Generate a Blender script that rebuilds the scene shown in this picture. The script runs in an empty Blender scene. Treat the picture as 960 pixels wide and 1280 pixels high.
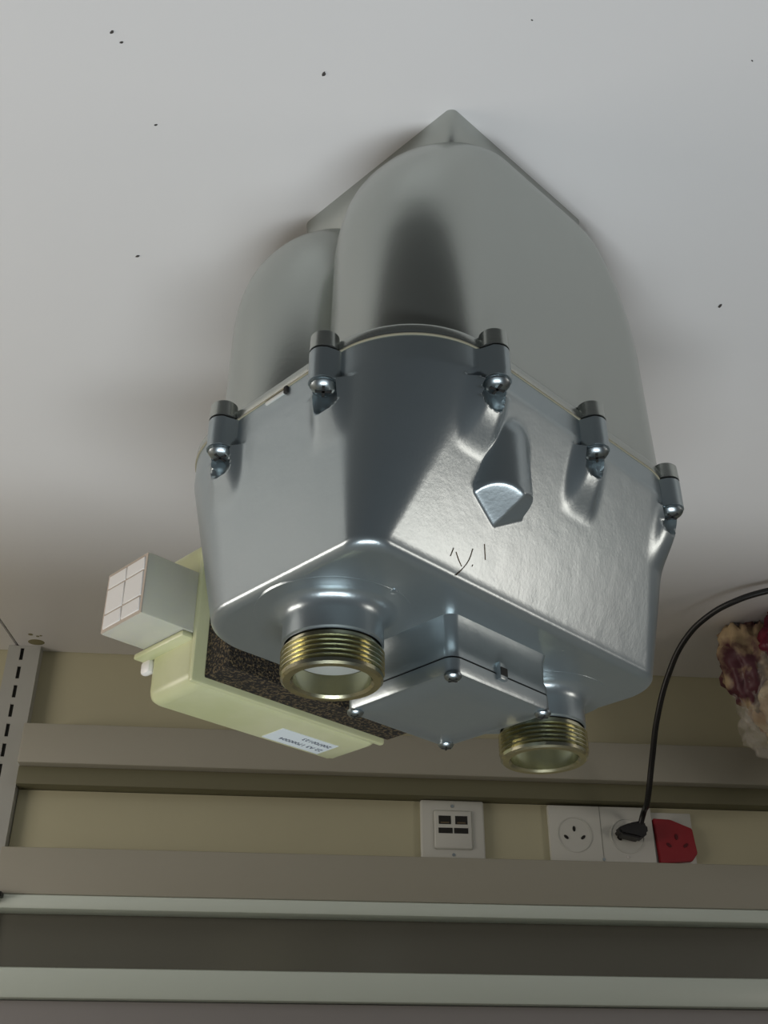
import bpy, bmesh, math, random
import numpy as np
from mathutils import Vector, Matrix, noise
R = math.radians
random.seed(4)
S = bpy.context.scene

# ------------------------------------------------------------------ camera
F_PX, PITCH, HC = 1350.0, R(31.5), 0.65
cs, sn = math.cos(PITCH), math.sin(PITCH)
cd = bpy.data.cameras.new('camera'); cam = bpy.data.objects.new('camera', cd)
S.collection.objects.link(cam)
cd.sensor_width = 36; cd.lens = F_PX / 1280 * 36; cd.clip_start = 0.01
# the photograph was taken with the camera held upside down (rolled by 180 degrees)
cam.matrix_world = Matrix(((-1, 0, 0, 0), (0, -sn, -cs, 0), (0, -cs, sn, HC), (0, 0, 0, 1)))
S.camera = cam

# ------------------------------------------------------------------ world, lamps, exposure
S.view_settings.view_transform = 'Standard'; S.view_settings.look = 'None'
S.view_settings.gamma = 1; S.view_settings.use_curve_mapping = False
S.view_settings.exposure = 0.0
w = bpy.data.worlds.new('world'); S.world = w; w.use_nodes = True
bg = w.node_tree.nodes['Background']
bg.inputs[0].default_value = (0.80, 0.88, 1.0, 1); bg.inputs[1].default_value = 0.045

def area(name, loc, target, sx, sy, power, col):
    l = bpy.data.lights.new(name, 'AREA'); l.shape = 'RECTANGLE'; l.size = sx; l.size_y = sy
    l.energy = power; l.color = col
    o = bpy.data.objects.new(name, l); S.collection.objects.link(o)
    o.location = loc
    o.rotation_euler = (Vector(target) - Vector(loc)).to_track_quat('-Z', 'Y').to_euler()
    return o
area('lamp_left', (-1.45, 0.40, 0.42), (0, 0.85, 0.3), 0.4, 0.30, 2.3, (1.0, 0.89, 0.79))
area('lamp_right', (1.45, 0.50, 0.42), (0, 0.75, 0.3), 0.8, 0.30, 7.0, (1.0, 0.89, 0.79))
area('lamp_ceiling', (0.0, -0.35, 2.0), (0, 0.3, 0), 1.3, 0.35, 27, (0.90, 0.96, 1.0))

# ------------------------------------------------------------------ helpers
def link(o, parent=None):
    S.collection.objects.link(o)
    if parent: o.parent = parent
    return o
def tag(o, label, cat, group=None):
    o['label'] = label; o['category'] = cat
    if group: o['group'] = group
    return o
def empty(name, loc=(0, 0, 0), rz=0):
    o = bpy.data.objects.new(name, None); o.location = loc; o.rotation_euler = (0, 0, rz)
    o.empty_display_size = .02
    return link(o)
def mesh(name, verts, faces, mat, parent=None, smooth=False, angle=None):
    me = bpy.data.meshes.new(name); me.from_pydata([tuple(v) for v in verts], [], faces)
    bm = bmesh.new(); bm.from_mesh(me); bmesh.ops.recalc_face_normals(bm, faces=bm.faces); bm.to_mesh(me); bm.free()
    return fin(name, me, mat, parent, smooth, angle)
def fin(name, me, mat, parent, smooth=False, angle=None):
    me.materials.append(mat)
    if smooth or angle: me.polygons.foreach_set('use_smooth', [True] * len(me.polygons))
    if angle: me.set_sharp_from_angle(angle=R(angle))
    return link(bpy.data.objects.new(name, me), parent)
def frombm(name, bm, mat, parent=None, smooth=False, angle=None, recalc=True):
    if recalc: bmesh.ops.recalc_face_normals(bm, faces=bm.faces)
    me = bpy.data.meshes.new(name); bm.to_mesh(me); bm.free()
    return fin(name, me, mat, parent, smooth, angle)
def bbox(bm, x0, x1, y0, y1, z0, z1, bev=0, seg=2):
    vs = [bm.verts.new((x, y, z)) for x in (x0, x1) for y in (y0, y1) for z in (z0, z1)]
    q = [(0, 1, 3, 2), (4, 6, 7, 5), (0, 4, 5, 1), (2, 3, 7, 6), (0, 2, 6, 4), (1, 5, 7, 3)]
    fs = [bm.faces.new([vs[i] for i in f]) for f in q]
    if bev > 0:
        es = list({e for f in fs for e in f.edges})
        bmesh.ops.bevel(bm, geom=es, offset=bev, segments=seg, profile=.5, affect='EDGES')
def boxo(name, x0, x1, y0, y1, z0, z1, mat, parent=None, bev=0, seg=2):
    bm = bmesh.new(); bbox(bm, x0, x1, y0, y1, z0, z1, bev, seg)
    return frombm(name, bm, mat, parent, angle=40 if bev else None)
def lathe(name, prof, c, mat, parent=None, n=64, angle=35, close=False):
    vs, fs = [], []
    for r, z in prof:
        for k in range(n):
            a = 2 * math.pi * k / n
            vs.append((c[0] + r * math.cos(a), c[1] + r * math.sin(a), z))
    m = len(prof)
    for i in range(m - 1):
        for k in range(n):
            fs.append((i * n + k, i * n + (k + 1) % n, (i + 1) * n + (k + 1) % n, (i + 1) * n + k))
    if close:
        fs.append(tuple(range(n))); fs.append(tuple(range((m - 1) * n, m * n)))
    return mesh(name, vs, fs, mat, parent, angle=angle)
def tube(name, pts, r, mat, parent=None, res=4):
    cu = bpy.data.curves.new(name, 'CURVE'); cu.dimensions = '3D'
    cu.bevel_depth = r; cu.bevel_resolution = res; cu.resolution_u = 12; cu.use_fill_caps = True
    sp = cu.splines.new('BEZIER'); sp.bezier_points.add(len(pts) - 1)
    for b, p in zip(sp.bezier_points, pts):
        b.co = p; b.handle_left_type = b.handle_right_type = 'AUTO'
    o = bpy.data.objects.new(name, cu)
    dg = bpy.context.evaluated_depsgraph_get()
    S.collection.objects.link(o); dg.update()
    me = bpy.data.meshes.new_from_object(o.evaluated_get(dg)); bpy.data.objects.remove(o)
    return fin(name, me, mat, parent, True)
def textmesh(name, body, size, mat, parent, M):
    cu = bpy.data.curves.new(name, 'FONT'); cu.body = body; cu.size = size; cu.extrude = .00005
    o = bpy.data.objects.new(name, cu); S.collection.objects.link(o)
    dg = bpy.context.evaluated_depsgraph_get(); dg.update()
    me = bpy.data.meshes.new_from_object(o.evaluated_get(dg)); bpy.data.objects.remove(o)
    me.transform(M); me.materials.clear()
    return fin(name, me, mat, parent)

# ------------------------------------------------------------------ materials
def nt(m): return m.node_tree.nodes, m.node_tree.links
def mat(name, col, rough=.5, metal=0, bump=None, var=None, coat=0, trans=0, ior=1.45, alpha=1, spec=.5, sss=0):
    m = bpy.data.materials.new(name); m.use_nodes = True
    N, L = nt(m); b = N['Principled BSDF']
    b.inputs['Base Color'].default_value = (*col, 1); b.inputs['Roughness'].default_value = rough
    b.inputs['Metallic'].default_value = metal; b.inputs['Coat Weight'].default_value = coat
    b.inputs['Coat Roughness'].default_value = .15
    b.inputs['Transmission Weight'].default_value = trans; b.inputs['IOR'].default_value = ior
    b.inputs['Alpha'].default_value = alpha; b.inputs['Specular IOR Level'].default_value = spec
    if sss:
        b.inputs['Subsurface Weight'].default_value = sss; b.inputs['Subsurface Radius'].default_value = (.01, .01, .006)
    tc = N.new('ShaderNodeTexCoord')
    if bump:
        for i, (sc, st, dist) in enumerate(bump if isinstance(bump, list) else [bump]):
            n = N.new('ShaderNodeTexNoise'); n.inputs['Scale'].default_value = sc; n.inputs['Detail'].default_value = 3
            L.new(tc.outputs['Object'], n.inputs['Vector'])
            bp = N.new('ShaderNodeBump'); bp.inputs['Strength'].default_value = st; bp.inputs['Distance'].default_value = dist
            L.new(n.outputs['Fac'], bp.inputs['Height'])
            if i == 0: L.new(bp.outputs['Normal'], b.inputs['Normal']); prev = bp
            else: L.new(bp.outputs['Normal'], prev.inputs['Normal']); prev = bp
    if var:   # (scale, second colour, low, high)
        n = N.new('ShaderNodeTexNoise'); n.inputs['Scale'].default_value = var[0]; n.inputs['Detail'].default_value = 4
        L.new(tc.outputs['Object'], n.inputs['Vector'])
        cr = N.new('ShaderNodeValToRGB'); e = cr.color_ramp.elements
        e[0].position = var[2]; e[0].color = (*col, 1); e[1].position = var[3]; e[1].color = (*var[1], 1)
        L.new(n.outputs['Fac'], cr.inputs['Fac']); L.new(cr.outputs['Color'], b.inputs['Base Color'])
    return m
PAINT = mat('silver_blue_paint', (.34, .39, .405), .30, .76, [(520, .05, .0010), (60, .10, .002)], (9, (.36, .405, .42), .35, .7))
PAINTL = mat('silver_blue_paint_matt', (.42, .44, .41), .27, .88, (300, .03, .001))
ZINC = mat('yellow_zinc_thread', (.70, .67, .45), .22, 1, (90, .1, .001), (60, (.55, .55, .42), .4, .7))
STEEL = mat('screw_steel', (.36, .41, .43), .33, 1)
DARK = mat('dark_gap', (.02, .02, .018), .8)
PLASTIC = mat('yellowed_plastic', (.50, .52, .29), .32, 0, (30, .1, .002), (14, (.60, .60, .38), .35, .65), sss=.25)
CLEAR = mat('frosted_clear_cover', (.92, .92, .80), .22, 0, trans=.5, ior=1.25, sss=.2)
WHITEP = mat('white_plastic', (.76, .74, .70), .4)
CORK = mat('rubberised_cork', (.13, .095, .05), .9, 0, (700, .9, .003), (520, (.018, .015, .012), .40, .50))
LABEL = mat('label_paper', (.72, .78, .80), .5)
INK = mat('blue_black_ink', (.05, .06, .10), .6)
BRIGHT = mat('machined_aluminium', (.62, .63, .60), .5, .3)
TABLE = mat('white_laminate', (.72, .715, .71), .32, 0, (20, .03, .002), spec=.35)
CREAM = mat('cream_wall_paint', (.52, .50, .34), .6, 0, (60, .1, .002), (3, (.48, .46, .32), .3, .7))
COVER = mat('grey_cover_paint', (.36, .35, .29), .5)
OLIVE = mat('dark_olive', (.15, .145, .085), .6)  # channel floor tone, darker and more olive than the trunking covers
GREYG = mat('dark_grey_gloss_panel', (.16, .16, .135), .18, 0, (25, .06, .003))
PALE = mat('pale_green_white_edge', (.62, .70, .64), .35)
GREYL = mat('mid_grey_panel', (.30, .29, .29), .5)
UPR = mat('grey_upright_enamel', (.42, .43, .40), .45)
SOCK = mat('socket_white_plastic', (.62, .63, .58), .4)
RED = mat('red_socket_plastic', (.30, .012, .02), .4)
REDD = mat('dark_red_recess', (.10, .004, .008), .6)
BLACK = mat('black_rubber', (.012, .012, .012), .4)
STAIN = mat('brown_stain', (.22, .20, .10), .6)
SCR = mat('dark_scratch', (.09, .055, .02), .7)

# ------------------------------------------------------------------ setting
th = R(-5.67); W0 = Vector((0, 1.501, 0))
def wallobj(o): o.location = W0; o.rotation_euler = (0, 0, th); return o
def wbox(name, x0, x1, d0, d1, z0, z1, m, parent=None, bev=0, seg=2):
    """box in the wall's own frame; d is the distance in front of the wall"""
    o = boxo(name, x0, x1, -d1, -d0, z0, z1, m, parent, bev, seg)
    if parent is None: wallobj(o)
    return o
fl = boxo('floor', -2.2, 2.2, -1.6, 1.9, -.78, -.75, mat('floor_lino', (.09, .09, .085), .6)); fl['kind'] = 'structure'
wb = wbox('wall_back', -2.0, 2.0, -.1, 0, -.75, 1.6, CREAM); wb['kind'] = 'structure'
t1 = wbox('trim_1', -2.0, 2.0, 0.0002, .012, .352, .434, GREYG); t1['kind'] = 'structure'
t2 = wbox('trim_2', -2.0, 2.0, 0.0002, .045, .4345, .470, PALE, bev=.004); t2['kind'] = 'structure'
t3 = wbox('trim_3', -2.0, 2.0, 0.0002, .035, .4705, .60, GREYL, bev=.003); t3['kind'] = 'structure'

def wall_y(x): return W0.y + math.tan(th) * x
def top_poly(name, x0, x1, y0, m, parent, z0=-.03, z1=0, bev=.0015):
    e = .001
    P = [(x0, y0), (x1, y0), (x1, wall_y(x1) - e), (x0, wall_y(x0) - e)]
    vs = [(x, y, z1) for x, y in P] + [(x, y, z0) for x, y in P]
    fs = [(0, 1, 2, 3), (7, 6, 5, 4)] + [(i, i + 4, (i + 1) % 4 + 4, (i + 1) % 4) for i in range(4)]
    bm = bmesh.new(); V = [bm.verts.new(v) for v in vs]
    for f in fs: bm.faces.new([V[i] for i in f])
    bmesh.ops.bevel(bm, geom=list(bm.edges), offset=bev, segments=2, affect='EDGES')
    return frombm(name, bm, m, parent, angle=40)
tb = empty('worktop', (-.5, .6, -.75)); tag(tb, 'large white laminate worktop that the grey gas meter stands on', 'table')
def rel(o, root): o.location = -root.matrix_world.translation if False else tuple(-v for v in root.location); return o
rel(top_poly('tabletop', -1.7, .528, .395, TABLE, tb), tb)
for x in (-1.6, .44):
    for y in (.43, 1.36):
        o = boxo('leg', x, x + .05, y, y + .05, -.75, -.031, UPR, tb, .003); rel(o, tb)
st = lathe('stain', [(.0001, .0004), (.006, .0005), (.0085, .0003), (.009, .00005)], (0, 0), STAIN, tb, 20)
st.data.transform(Matrix.Translation((.4985, 1.418, 0)) @ Matrix.Diagonal((1.3, 1.1, 1, 1))); rel(st, tb)
st['label'] = 'brown stain near the wall'
for (x, y, r) in ((.4995, 1.392, .0035), (.491, 1.398, .0025), (.486, 1.396, .002)):
    s2 = lathe('stain', [(.0001, .0004), (r * .8, .0004), (r, .00005)], (x, y), STAIN, tb, 14); rel(s2, tb)
ta = empty('worktop', (1.1, .6, -.75)); tag(ta, 'second white worktop behind the joint line, outside the slotted grey upright', 'table')
rel(top_poly('tabletop', .5295, 1.25, .395, TABLE, ta), ta)
for x in (.56, 1.17):
    for y in (.43, 1.28):
        o = boxo('leg', x, x + .05, y, y + .05, -.75, -.031, UPR, ta, .003); rel(o, ta)

# slotted upright
up = empty('slotted_upright', (0, 0, 0)); wallobj(up)
tag(up, 'grey slotted metal shelf upright fixed to the wall by the worktop joint', 'shelf upright')
x0, x1, d = .500, .545, .020
sx0, sx1 = .5225, .5275
bm = bmesh.new()
bbox(bm, x0, sx0, -d, -d + .002, .0005, 1.2); bbox(bm, sx1, x1, -d, -d + .002, .0005, 1.2)
z = .004; prevz = .0005
slots = []
while z < 1.18:
    bbox(bm, sx0, sx1, -d, -d + .002, prevz, z); slots.append(z); prevz = z + .0185; z += .0285
bbox(bm, sx0, sx1, -d, -d + .002, prevz, 1.2)
bbox(bm, x0, x0 + .002, -d + .002, -.0003, .0005, 1.2); bbox(bm, x1 - .002, x1, -d + .002, -.0003, .0005, 1.2)
frombm('channel', bm, UPR, up)
boxo('slot_backing', sx0 - .003, sx1 + .003, -d + .0025, -d + .0035, .001, 1.19, DARK, up)
br = empty('shelf_bracket', (0, 0, 0)); wallobj(br)
tag(br, 'small black bracket hook at the slotted upright beside the pale edge strip', 'bracket')
boxo('hook', .484, .4985, -.062, -.048, .350, .356, BLACK, br, .001)
boxo('hook_plate', .4985, .506, -.062, -.0205, .348, .362, BLACK, br, .001)

# deep unseen wall shelf, added overhead to shade the back of the worktop
sh = wbox('unseen_shelf', -1.9, 1.9, 0.0205, 0.95, .80, .82, COVER, None, .002)
sh['kind'] = 'structure'

# cable trunking along the wall
tr = empty('cable_trunking', (0, 0, 0)); wallobj(tr)
tag(tr, 'long grey cable trunking with an open socket channel across the wall', 'trunking')
X0, X1 = -1.9, .4985
boxo('lower_cover', X0, X1, -.045, -.0003, .124, .180, COVER, tr, .003)
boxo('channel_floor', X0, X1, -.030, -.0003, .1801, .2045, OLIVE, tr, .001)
boxo('channel_back', X0, X1, -.004, -.0003, .205, .2905, CREAM, tr)
boxo('upper_cover', X0, X1, -.045, -.0003, .2910, .3495, COVER, tr, .002)
boxo('edge_strip', X0, X1, -.049, -.013, .3500, .3680, PALE, tr, .004)

# data socket
def socket_root(name, lab): 
    o = empty(name, (0, 0, 0)); wallobj(o); tag(o, lab, 'socket'); return o
ds = socket_root('data_socket', 'square white network wall plate with two jack openings')
xc, zc, hd = -.094, .249, .0445
boxo('faceplate', xc - hd, xc + hd, -.014, -.0042, zc - hd + .0005, zc + hd - .004, SOCK, ds, .003, 3)
boxo('insert', xc - .027, xc + .027, -.0175, -.0135, zc - .029, zc + .024, SOCK, ds, .003, 3)
for sx in (-1, 1):
    j = boxo('jack_opening', xc + sx * .0115 - .0085, xc + sx * .0115 + .0085, -.0179, -.0174, zc - .021, zc - .0095, DARK, ds)
    boxo('jack_contact', xc + sx * .0115 - .006, xc + sx * .0115 + .006, -.0183, -.0179, zc - .0125, zc - .0105, mat('contact', (.12, .09, .05), .4), j)
    boxo('label_window', xc + sx * .0108 - .0098, xc + sx * .0108 + .0098, -.0179, -.0174, zc - .0045, zc + .003, DARK, ds)
def yl(name, c, r, d0, d1, m, parent, n=40, ring=None):
    """disc or ring facing out of the wall"""
    prof = [(.00001, 0), (r * .92, 0), (r, (d1 - d0) * .3), (r, d1 - d0)] if not ring else [(ring, d1 - d0), (ring, 0), (r, 0), (r, d1 - d0)]
    o = lathe(name, prof, (0, 0), m, parent, n)
    o.data.transform(Matrix.Translation((c[0], -d1, c[1])) @ Matrix.Rotation(R(-90), 4, 'X')); return o
for dz in (-.0355, .031):
    yl('screw', (xc, zc + dz), .0022, .0135, .0150, STEEL, ds, 16)
# double socket
db = socket_root('double_socket', 'wide white double three-pin wall socket with a black plug in it')
boxo('faceplate', -.378, -.2295, -.014, -.0042, .2075, .287, SOCK, db, .0015)
boxo('joint', -.3035, -.3025, -.0143, -.0138, .208, .2865, mat('joint_grey', (.3, .3, .27), .6), db)
sockc = (-.2645, -.340)
for sxc in sockc:
    q = yl('socket_ring', (sxc, .248), .0245, .0138, .0150, SOCK, db, 40, .0230)
    yl('socket_face', (sxc, .248), .0228, .0138, .0142, SOCK, db, 40)
    for dx, dz, a in ((-.0120, .0038, 50), (.0120, .0038, -50), (0, -.0078, 0)):
        h = yl('pin_hole', (0, 0), .0026, 0, .0008, DARK, db, 16)
        h.data.transform(Matrix.Translation((sxc + dx, -.0141, .248 + dz)) @ Matrix.Rotation(R(a), 4, 'Y') @ Matrix.Diagonal((.8, 1, 1.5, 1)))
yl('screw', (-.303, .281), .0022, .0138, .0148, STEEL, db, 16)
yl('indicator', (-.337, .2775), .0018, .0138, .0152, WHITEP, db, 16)
# red socket
rs = socket_root('red_socket', 'red three-pin wall socket with cut corners beside the double socket')
P = [(-.3795, .223), (-.404, .224), (-.434, .236), (-.437, .270), (-.428, .281), (-.382, .285)]
def prism(name, P, d0, d1, m, parent, bev=.001):
    bm = bmesh.new(); a = [bm.verts.new((x, -d0, z)) for x, z in P]; b = [bm.verts.new((x, -d1, z)) for x, z in P]
    bm.faces.new(a); bm.faces.new(b)
    for i in range(len(P)): bm.faces.new((a[i], a[(i + 1) % len(P)], b[(i + 1) % len(P)], b[i]))
    bmesh.ops.bevel(bm, geom=list(bm.edges), offset=bev, segments=2, affect='EDGES')
    return frombm(name, bm, m, parent, angle=40)
prism('faceplate', P, .0042, .016, RED, rs)
boxo('mounting_plate', -.437, -.3795, -.0085, -.0042, .2125, .288, SOCK, rs, .001)
for dx, dz, a in ((-.0120, .0038, 50), (.0120, .0038, -50), (0, -.0078, 0)):
    h = yl('pin_hole', (0, 0), .0028, 0, .0008, REDD, rs, 16)
    h.data.transform(Matrix.Translation((-.409 + dx, -.0161, .256 + dz)) @ Matrix.Rotation(R(a), 4, 'Y') @ Matrix.Diagonal((.8, 1, 1.5, 1)))
# plug and cord
def WW(x, d, z): return Matrix.Rotation(th, 4, 'Z') @ Vector((x, -d, z)) + W0
def px(u, v, y):
    r = Vector((-(u - 480) / F_PX, cs + (v - 640) / F_PX * sn, -sn + (v - 640) / F_PX * cs))
    return Vector((0, 0, HC)) + r * (y / r.y)
pc = empty('power_cord', (0, 0, 0)); tag(pc, 'black plug and hanging cord running from the double socket', 'power cord')
Q = [(-.320, .243), (-.323, .252), (-.352, .258), (-.362, .250), (-.362, .238), (-.354, .233), (-.338, .236)]
pg = prism('plug', Q, .0152, .040, BLACK, pc, .003); wallobj(pg)
pts = [WW(-.352, .034, .242), WW(-.356, .045, .225), px(809, 1003, 1.45), px(815, 950, 1.41), px(822, 895, 1.37), px(836, 842, 1.335), px(856, 800, 1.30), px(884, 771, 1.265), px(920, 751, 1.235), px(962, 738, 1.215), px(1030, 726, 1.19), Vector((-.75, 1.15, .007)), Vector((-1.1, 1.1, .007))]
tube('cord', pts, .0040, BLACK, pc)

# ------------------------------------------------------------------ plastic bag at the right edge of the picture
bgx = empty('plastic_bag', (-.594, 1.375, 0)); tag(bgx, 'crumpled clear plastic bag with red and brown contents by the wall', 'bag')
def blob(name, sx, sy, sz, amp, fr, seed, m, parent, c=(0, 0), n=90, k=60, zmin=.0006, sub=None):
    vs, fs = [], []
    for i in range(k + 1):
        ph = math.pi * i / k
        for j in range(n):
            a = 2 * math.pi * j / n
            dv = Vector((math.cos(a) * math.sin(ph), math.sin(a) * math.sin(ph), -math.cos(ph)))
            nz = noise.fractal(dv * fr + Vector((seed, 0, 0)), .7, 2.2, 4)
            rg = 1 - abs(noise.noise(dv * fr * 1.7 + Vector((0, seed, 0)))) * 2
            r = 1 + amp * nz + amp * .6 * rg
            v = Vector((dv.x * sx * r, dv.y * sy * r, dv.z * sz * r + sz * .93))
            v.z = max(v.z, zmin); vs.append((v.x + c[0], v.y + c[1], v.z))
    for i in range(k):
        for j in range(n):
            fs.append((i * n + j, i * n + (j + 1) % n, (i + 1) * n + (j + 1) % n, (i + 1) * n + j))
    return mesh(name, vs, fs, m, parent, smooth=True)
CONT = mat('brown_contents', (.30, .17, .07), .6, 0, (40, .5, .01), (17, (.62, .52, .33), .42, .62))
CRED = mat('red_contents', (.16, .012, .03), .4, 0, (60, .4, .01), (24, (.10, .01, .03), .4, .6))
DKC = mat('dark_contents', (.10, .03, .04), .5, 0, None, (22, (.50, .38, .22), .45, .6))
BAG = mat('clear_bag_film', (.9, .88, .82), .12, 0, (35, .7, .01), alpha=.16)
blob('contents', .082, .075, .096, .22, 2.2, 3.1, CONT, bgx, (.005, 0))
c2 = blob('red_bundle', .045, .04, .05, .2, 3, 8.2, CRED, bgx, (.040, -.055), 50, 30); c2['label'] = 'dark red bundle inside the bag'
c3 = blob('dark_bundle', .04, .035, .06, .25, 3, 5.5, DKC, bgx, (.088, -.005), 50, 30); c3['label'] = 'dark bundle inside the bag'
blob('film', .107, .095, .112, .16, 3.3, 1.3, BAG, bgx, (0, 0), 140, 90)

# ------------------------------------------------------------------ gas meter
# own frame: w across (local x), u along (local y, 0 at the near pipe), z up
ORG = Vector((.0297, .5758, 0)); UC = .095
gm = empty('gas_meter', (ORG.x - .7071 * UC, ORG.y + .7071 * UC, 0), R(45))
tag(gm, 'large silver-blue two-pipe gas meter standing on the white worktop', 'gas meter')
def T(u, w, z): return (w, u - UC, z)
def T_(name, V, F, m, parent, **k): return mesh(name, [T(*v) for v in V], F, m, parent, **k)
def outline(hu, hw, r, ns=(60, 60), na=16):
    rr4 = list(r) if isinstance(r, (tuple, list)) else [r] * 4
    """closed rounded rectangle about (0,0); returns points and normals as arrays (u,w)"""
    P, Nn = [], []
    C4 = [(hu - rr4[0], hw - rr4[0]), (-hu + rr4[1], hw - rr4[1]), (-hu + rr4[2], -hw + rr4[2]), (hu - rr4[3], -hw + rr4[3])]
    for ci in range(4):
        cu, cw = C4[ci]; r = rr4[ci]; a0 = 90 * ci
        for k in range(na):
            a = R(a0 + 90 * k / (na - 1)); n = (math.cos(a), math.sin(a))
            P.append((cu + r * n[0], cw + r * n[1])); Nn.append(n)
        nc = C4[(ci + 1) % 4]
        nx = ((nc[0], hw), (-hu, nc[1]), (nc[0], -hw), (hu, nc[1]))[ci]
        s, e, m_ = P[-1], nx, ns[ci % 2]
        for k in range(1, m_):
            t = k / m_; P.append((s[0] + (e[0] - s[0]) * t, s[1] + (e[1] - s[1]) * t)); Nn.append(Nn[-1] if k > 1 else n)
    return np.array(P), np.array(Nn)
def loft(name, rings, m, parent, cap0=True, cap1=True, **k):
    n = len(rings[0]); V = [v for r in rings for v in r]; F = []
    for i in range(len(rings) - 1):
        for j in range(n): F.append((i * n + j, i * n + (j + 1) % n, (i + 1) * n + (j + 1) % n, (i + 1) * n + j))
    if cap0: F.append(tuple(range(n)))
    if cap1: F.append(tuple(range((len(rings) - 1) * n, len(rings) * n)))
    return T_(name, V, F, m, parent, **k)

ZS, ZD = .235, .368            # seam and deck heights
HU, HW = .149, .119
LUGS = [(.012, -.1225, (0, -1)), (.111, -.1220, (0, -1)), (.2075, -.1165, (0, -1)),
        (-.0580, -.0500, (-1, 0)), (-.0585, .047, (-1, 0)),
        (.2480, -.047, (1, 0)), (.2480, .050, (1, 0)), (.012, .1225, (0, 1)), (.180, .1225, (0, 1))]
# --- lower case: two lobes, seam flange, foot plate, lug stubs
V, F = [], []
def add_rings(rings):
    n = len(rings[0]); b = len(V)
    for r in rings: V.extend(r)
    for i in range(len(rings) - 1):
        for j in range(n): F.append((b + i * n + j, b + i * n + (j + 1) % n, b + (i + 1) * n + (j + 1) % n, b + (i + 1) * n + j))
    F.append(tuple(b + j for j in range(n))); F.append(tuple(b + (len(rings) - 1) * n + j for j in range(n)))
for sgn in (-1, 1):
    rings = []
    for z in [.014, .0145, .016, .019, .023, .028, .034, .041, .050, .060, .072, .086, .100, .115, .14, .17, .20, .2305]:
        q = z - .014
        ru, rw = .108, .018
        du = ru - math.sqrt(max(0, ru * ru - max(0, ru - q) ** 2)) if q < ru else 0
        dw = rw - math.sqrt(max(0, rw * rw - max(0, rw - q) ** 2)) if q < rw else 0
        du *= .62
        tp = .004 * (1 - z / .23)
        hu = .1410 - du - tp; hw = .0584 - dw * .8 - tp * .7
        P, _ = outline(hu, hw, min(.0555, hw - .002), (10, 10), 20)
        rings.append([(p[0] + UC + .004, p[1] * (1 if sgn < 0 else .94) + sgn * .0584 * (1 if sgn < 0 else .94), z) for p in P])
    add_rings(rings)
lc = T_('lower_case', V, F, PAINTL, gm, angle=50)
P, _ = outline(.078, .080, .006, (8, 8), 8); P = P - np.array((0, .0245))
FU = UC - .011
loft('foot', [[(p[0] * s + FU, p[1] * s, z) for p in P] for s, z in ((.998, .0), (1, .001), (.985, .016), (.94, .030))], PAINTL, lc, angle=40)
P, _ = outline(HU + .0005, HW + .0005, .064, (30, 30), 24)
P[:, 1] = np.where(P[:, 1] > 0, P[:, 1] * 1.06, P[:, 1])
fl_ = loft('seam_flange', [[(p[0] * s + UC, p[1] * s, z) for p in P] for s, z in ((.985, .2255), (.9965, .2270), (1, .2285), (1, .2332), (.998, .2340))], PAINTL, lc, angle=60)
loft('seam_gasket', [[(p[0] * s + UC, p[1] * s, z) for p in P] for s, z in ((1.000, .2340), (1.002, .2343), (1.002, .2349), (1.000, .2353))], mat('seam_sealant', (.30, .28, .20), .8), lc)
for (lu, lw, n) in LUGS:
    prof = [(.0001, .2215), (.0078, .2215), (.0088, .2225), (.0092, .2335), (.0001, .2335)]
    lathe('lug', prof, (lw, lu - UC), PAINTL, lc, 28)

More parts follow.
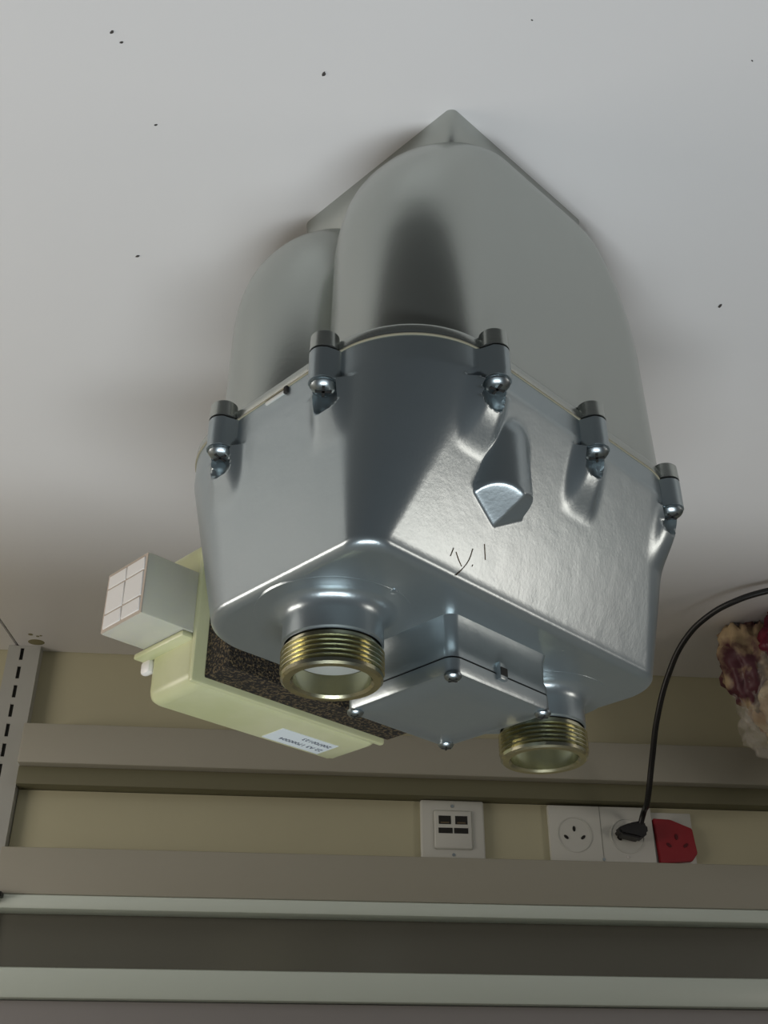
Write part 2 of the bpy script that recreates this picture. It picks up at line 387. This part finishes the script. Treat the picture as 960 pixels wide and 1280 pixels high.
# --- upper case: one dense displaced loft
def up_dims(z):
    t = min(1, max(0, (z - .252) / (.362 - .252)))
    t = t - .0  # linear draft
    hw = HW - (HW - .079) * t; hu = HU - (HU - .1445) * t; r = .064 - .046 * t; rb = .064 - .022 * t; rr_ = .064 - .034 * t
    if z > ZD - .006:
        q = (z - (ZD - .006)) / .006; k = .006 * (1 - math.sqrt(max(0, 1 - q * q))); hw -= k; hu -= k
    return hu, hw, (rb, rb, r, rr_)
zs = sorted(set([.2352, .2360] + list(np.linspace(.237, .2565, 9)) + [.2569] + list(np.linspace(.2575, .345, 120)) + list(np.linspace(.347, .362, 6)) + [ZD - .006 + .006 * math.sin(R(a)) for a in (10, 20, 30, 40, 50, 60, 70, 80, 90)]))
ss = lambda x: np.clip(x, 0, 1) ** 2 * (3 - 2 * np.clip(x, 0, 1))
def case_ring(z):
    hu, hw, r = up_dims(z); P, N = outline(hu, hw, r, (230, 150), 40)
    P = P + [UC, 0]; P[:, 1] = np.where(P[:, 1] > 0, P[:, 1] * 1.06, P[:, 1])
    out = np.sum(P * N, axis=1)
    base = out.copy()
    for (lu, lw, n) in LUGS:
        dt = (P[:, 0] - lu) * (-n[1]) + (P[:, 1] - lw) * n[0]; dt = np.abs(dt)
        facing = (N @ np.array(n)) > .5
        near = facing & (dt < .04)
        c = lu * n[0] + lw * n[1]
        cosn = np.clip(N @ np.array(n), .5, 1)
        pn = P @ np.array(n)
        # cylinder of the lug
        if z < .2567:
            rr = .0092; fil = .004
            cyl = c + np.sqrt(np.clip(rr * rr - dt ** 2, 0, None))
            skirt = c + (rr - dt) * .9
            tgt = np.where(dt < rr * .8, cyl, np.minimum(c + math.sqrt(rr * rr * (1 - .64)) - (dt - rr * .8) * 3.5, 9))
        else:
            q = (z - .2567) / (.300 - .2567)
            ridge = pn + np.clip(c + .0015 - pn, 0, None) * float(1 - ss(q)) * np.exp(-(dt / .0135) ** 4)
            tgt = ridge
            # scooped pocket behind and above the screw head
            if z < .278:
                rs_ = .0092
                k = max(0., (z - .268) / .010)
                pocket = c - np.sqrt(np.clip(rs_ ** 2 - dt ** 2, 0, None)) * (1 - k ** 2) + .0075 * k ** 2
                inside = dt < rs_
                lim = np.where(inside, pocket, 1e9)
                tgt = np.minimum(np.maximum(tgt, pn), lim)
                d = np.where(near, tgt - pn, 0)
                d = np.where(near & (inside | (d > 0)), d, 0)
                P = P + np.outer(d, n); continue
        d = np.where(near, np.maximum(tgt - pn, 0), 0)
        P = P + np.outer(d, n)
    # raised pointed hump on the long near face
    n = np.array((0, -1)); uh, rh = .041, .0215
    pn = P @ n; dt = np.abs(P[:, 0] - uh)
    if .2567 < z < .345:
        rr = rh * float(ss((z - .238) / .040)) ** .5
        tgt = .0945 + np.sqrt(np.clip(rr * rr - dt ** 2, 0, None)) - np.where(dt > rr, (dt - rr) * 3, 0)
        cap = hw + (.3285 - z) * 2.0 - dt * 1.1
        kk = .0012
        tgt = -kk * np.logaddexp(-tgt / kk, -cap / kk)
        d = np.where((N @ n > .7) & (dt < .05), kk * .6 * np.logaddexp((tgt - pn) / (kk * .6), 0), 0)
        d = np.where(d > 1e-5, d, 0)
        P = P + np.outer(d, n)
    return P
rings = [case_ring(z) for z in zs]
R3 = [[(p[0], p[1], z) for p in r] for r, z in zip(rings, zs)]
last = rings[-1]
for s in (.97, .8):
    R3.append([((p[0] - UC) * s + UC, p[1] * s, ZD) for p in last])
uc = loft('upper_case', R3, PAINT, gm, cap0=False, smooth=True)
uc.data.set_sharp_from_angle(angle=R(62))

# --- pipe necks and threads
def pipe(u, w, zr, big):
    dp = .0145 if big else .0175
    r = .0298
    prof = [(.0475, ZD - .001), (.047, ZD + .0002), (.0455, ZD + .0003)]
    for a in range(0, 91, 10):
        rr = .009; prof.append((r + rr - rr * math.sin(R(a)), ZD + .0003 + rr - rr * math.cos(R(a))))
    zt = zr - .0215
    prof += [(r, zt - .0012), (r - .0012, zt - .0004), (r - .0012, zt + .0002)]
    pn = lathe('pipe_neck', prof, (w, u - UC), PAINT, gm, 96, 40)
    # thread
    ro = .0302; ri = .0225
    pr = [(ri, zr - dp), (ri, zr - .0015), (ri + .0015, zr), (ro - .0022, zr), (ro - .0008, zr - .0012), (ro - .0006, zr - .0034)]
    z = zr - .0034
    pr.append((ro - .0026, z - .0008)); z -= .0008
    for i in range(5):
        pr += [(ro, z - .0011), (ro, z - .0017), (ro - .0024, z - .0027), (ro - .0024, z - .0029)]; z -= .0029
    pr += [(ro - .0026, zt)]
    pr = pr + [(ro - .004, zt - .001)]
    lathe('thread', pr, (w, u - UC), ZINC, pn, 120, 25)
    lathe('bore', [(ri - .0004, zr - dp + .0005), (ri - .0006, zr - .022), (ri - .002, zr - .034), (.0001, zr - .034)], (w, u - UC), BRIGHT, pn, 64)
pipe(0, 0, .4115, True)
pipe(.191, -.004, .413, False)
lathe('deck_stud', [(.0001, ZD + .0012), (.0022, ZD + .001), (.0026, ZD - .001)], (-.046, .004 - UC), PAINT, gm, 16)

# --- screws
def make_screw(u, w, z, r, parent, a=0):
    h = r * .60
    s = lathe('screw', [(.0001, z + h), (r * .5, z + h * .97), (r * .82, z + h * .72), (r, z + h * .3), (r, z - .0005), (.0001, z - .0005)], (w, u - UC), STEEL, parent, 28)
    bm = bmesh.new()
    for k in (0, 90):
        b2 = bmesh.new(); bbox(b2, -r * .62, r * .62, -r * .11, r * .11, z + h * .62, z + h * 1.04)
        b2.transform(Matrix.Translation((w, u - UC, 0)) @ Matrix.Rotation(R(a + k), 4, 'Z'))
        tmp = bpy.data.meshes.new('t'); b2.to_mesh(tmp); b2.free(); bm.from_mesh(tmp); bpy.data.meshes.remove(tmp)
    frombm('cross_slot', bm, DARK, s)
for i, (lu, lw, n) in enumerate(LUGS):
    make_screw(lu, lw + .0005 * n[1], .2572, .0078, gm, 20 + 37 * i)
    lathe('washer', [(.0001, .2574), (.0085, .2574), (.0085, .2568), (.0001, .2568)], (lw, lu - UC), STEEL, gm, 24)

boxo('seal_tab', -.010, .008, -.0556 - UC, -.0535 - UC, .2370, .2392, BRIGHT, gm, .0004)
boxo('seal_notch', -.0130, -.0100, -.0560 - UC, -.0535 - UC, .2350, .2400, DARK, gm, .0004)

# --- square cover between the pipes
cu0, cu1, cw0, cw1 = .0475, .1390, -.0505, .0385
cm, cwm = (cu0 + cu1) / 2, (cw0 + cw1) / 2
P, _ = outline((cu1 - cu0) / 2, (cw1 - cw0) / 2, .007, (4, 4), 8)
def cring(s, z): return [(p[0] * s + cm, p[1] * s + cwm, z) for p in P]
vh = loft('valve_housing', [cring(1.035, ZD - .001), cring(1.0, ZD + .005), cring(.99, ZD + .0185), cring(1.015, ZD + .0215), cring(1.015, ZD + .0265)], PAINT, gm, angle=35)
loft('cover_gasket', [cring(1.0, ZD + .0265), cring(1.0, ZD + .0278)], DARK, vh)
cv = loft('valve_cover', [cring(1.02, ZD + .0278), cring(1.02, ZD + .0355), cring(1.005, ZD + .0372), cring(.93, ZD + .0372), cring(.90, ZD + .0378), cring(.5, ZD + .0382)], PAINT, gm, angle=25)
for (su, sw) in ((0, 0), (1, 0), (1, 1), (0, 1)):
    make_screw(cu0 + .004 + su * (cu1 - cu0 - .008), cw0 + .004 + sw * (cw1 - cw0 - .008), ZD + .0375, .0052, gm, 30 * su + 15 * sw)
bm = bmesh.new(); b0 = T(.088, cw0 - .001, 0)
bbox(bm, cw0 - .0035, cw0 + .002, .086 - UC, .093 - UC, ZD + .020, ZD + .031, .0006)
frombm('pry_tab', bm, PAINT, vh, angle=40)
bm = bmesh.new(); bbox(bm, cw0 - .0040, cw0 - .0005, .0865 - UC, .0925 - UC, ZD + .0235, ZD + .0285)
frombm('pry_notch', bm, DARK, vh)

# --- cork gasket and yellowed index housing on the far side
def gbox(name, u0, u1, w0, w1, z0, z1, m, parent, bev=0, seg=2):
    return boxo(name, w0, w1, u0 - UC, u1 - UC, z0, z1, m, parent, bev, seg)
gbox('cork_gasket', .003, .176, .104, .1305, .262, .3685, CORK, gm, .001)
ih = gbox('index_housing', -.004, .172, .1310, .1900, .262, .374, PLASTIC, gm, .010, 5)
ih['label'] = 'yellowed plastic index housing'
gbox('housing_rim', -.0060, .174, .1310, .1365, .258, .3725, PLASTIC, ih, .002)
gbox('housing_ledge', -.0130, -.002, .1370, .1960, .336, .3405, PLASTIC, ih, .0015)
gbox('housing_clip', -.006, .001, .186, .1975, .339, .350, WHITEP, ih, .003)
# sticker and print
gbox('sticker', .093, .148, .1545, .1790, .3740, .3743, LABEL, ih)
def tm(u, w, z, a=0): return Matrix.Translation(T(u, w, z)) @ Matrix.Rotation(R(-90 + a), 4, 'Z')
textmesh('print', '22 A3 17000004', .0062, INK, ih, tm(.1455, .1690, .3744))
textmesh('print', '200700123', .0062, INK, ih, tm(.1455, .1590, .3744))
# cube-shaped counter window
cw_ = gbox('counter_window', -.0470, -.0035, .1360, .1850, .290, .3360, CLEAR, gm, .0012)
cw_['label'] = 'frosted cube-shaped window of the index'
gbox('window_back', -.0430, -.0060, .1400, .1810, .294, .332, mat('counter_body', (.45, .40, .28), .6, 0, None, (40, (.30, .36, .22), .4, .6)), cw_, .001)
ws = np.linspace(.1382, .1828, 3); zz = [.2922, .3030, .3225, .3338]
for i in range(2):
    for j in range(3):
        gbox('window_pane', -.0482, -.0468, ws[i] + .0006, ws[i + 1] - .0006, zz[j] + .0006, zz[j + 1] - .0006, WHITEP, cw_, .0004, 1)
gbox('window_frame', -.0474, -.0469, .1365, .1845, .2905, .3355, mat('window_seam', (.50, .42, .34), .6), cw_)

# --- scratches on the long face, drawn on the surface
def face_pt(u, z, off=.0):
    hu, hw, r = up_dims(z); return T(u, -(hw + off), z)
def invface(pu, pv):
    for _ in range(1): pass
    # intersect the pixel ray with the drafted face numerically
    r = Vector((-(pu - 480) / F_PX, cs + (pv - 640) / F_PX * sn, -sn + (pv - 640) / F_PX * cs)); o = Vector((0, 0, HC))
    lo, hi = .3, 1.2
    def g(t):
        p = o + r * t; q = p - ORG; w_ = .7071 * q.x + .7071 * q.y
        return w_ + up_dims(min(max(p.z, .253), .362))[1]
    for _ in range(50):
        m = (lo + hi) / 2
        if g(m) < 0: lo = m
        else: hi = m
    p = o + r * lo; q = p - ORG
    return T(-.7071 * q.x + .7071 * q.y, .7071 * q.x + .7071 * q.y - .0001, p.z)
for pl in ([(591, 686), (586, 700), (577, 712), (570, 719)], [(570, 690), (573, 699), (577, 708)], [(605.5, 680), (606, 690), (606.5, 700)], [(567, 685), (563, 695)], [(590, 708), (591, 706)]):
    tube('scratch', [invface(*p) for p in pl], .0003, SCR, gm, 1)

# ------------------------------------------------------------------ specks on the worktop
SPK = [((.1816, .4474), .0011, 'dark speck on the white worktop, outermost of the two near the dim corner'),
       ((.1768, .4551), .0009, 'small dark speck just inside its twin near the dim corner of the worktop'),
       ((.0416, .4793), .0014, 'largest dark speck on the white worktop, nearest the tip of the meter'),
       ((.1657, .5222), .0009, 'tiny speck on the white worktop between the corner pair and the curled speck'),
       ((.2047, .6538), .0013, 'thin curled grey speck on the worktop level with the meter shoulder'),
       ((-.295, .7139), .0015, 'flat grey speck on the worktop beyond the long face of the meter'),
       ((-.0978, .4386), .0006, 'faint lone speck on the worktop nearest the camera edge'),
       ((-.2521, .4692), .0007, 'faint speck on the worktop at the far side corner from the pair')]
for (x, y), r, lab in SPK:
    r *= .8
    bm = bmesh.new(); bmesh.ops.create_icosphere(bm, subdivisions=2, radius=r)
    for v in bm.verts:
        v.co *= 1 + .5 * noise.noise(v.co * 900 + Vector((x * 50, 0, 0))); v.co.x *= 1.8; v.co.z = max(v.co.z * .5, -r * .3) + r * .3
    o = frombm('speck', bm, mat('speck_grit', (.06, .055, .05), .8), None, smooth=True)
    o.location = (x, y, 0); o.rotation_euler = (0, 0, random.uniform(0, 3)); tag(o, lab, 'speck', 'specks of dirt on the white worktop')
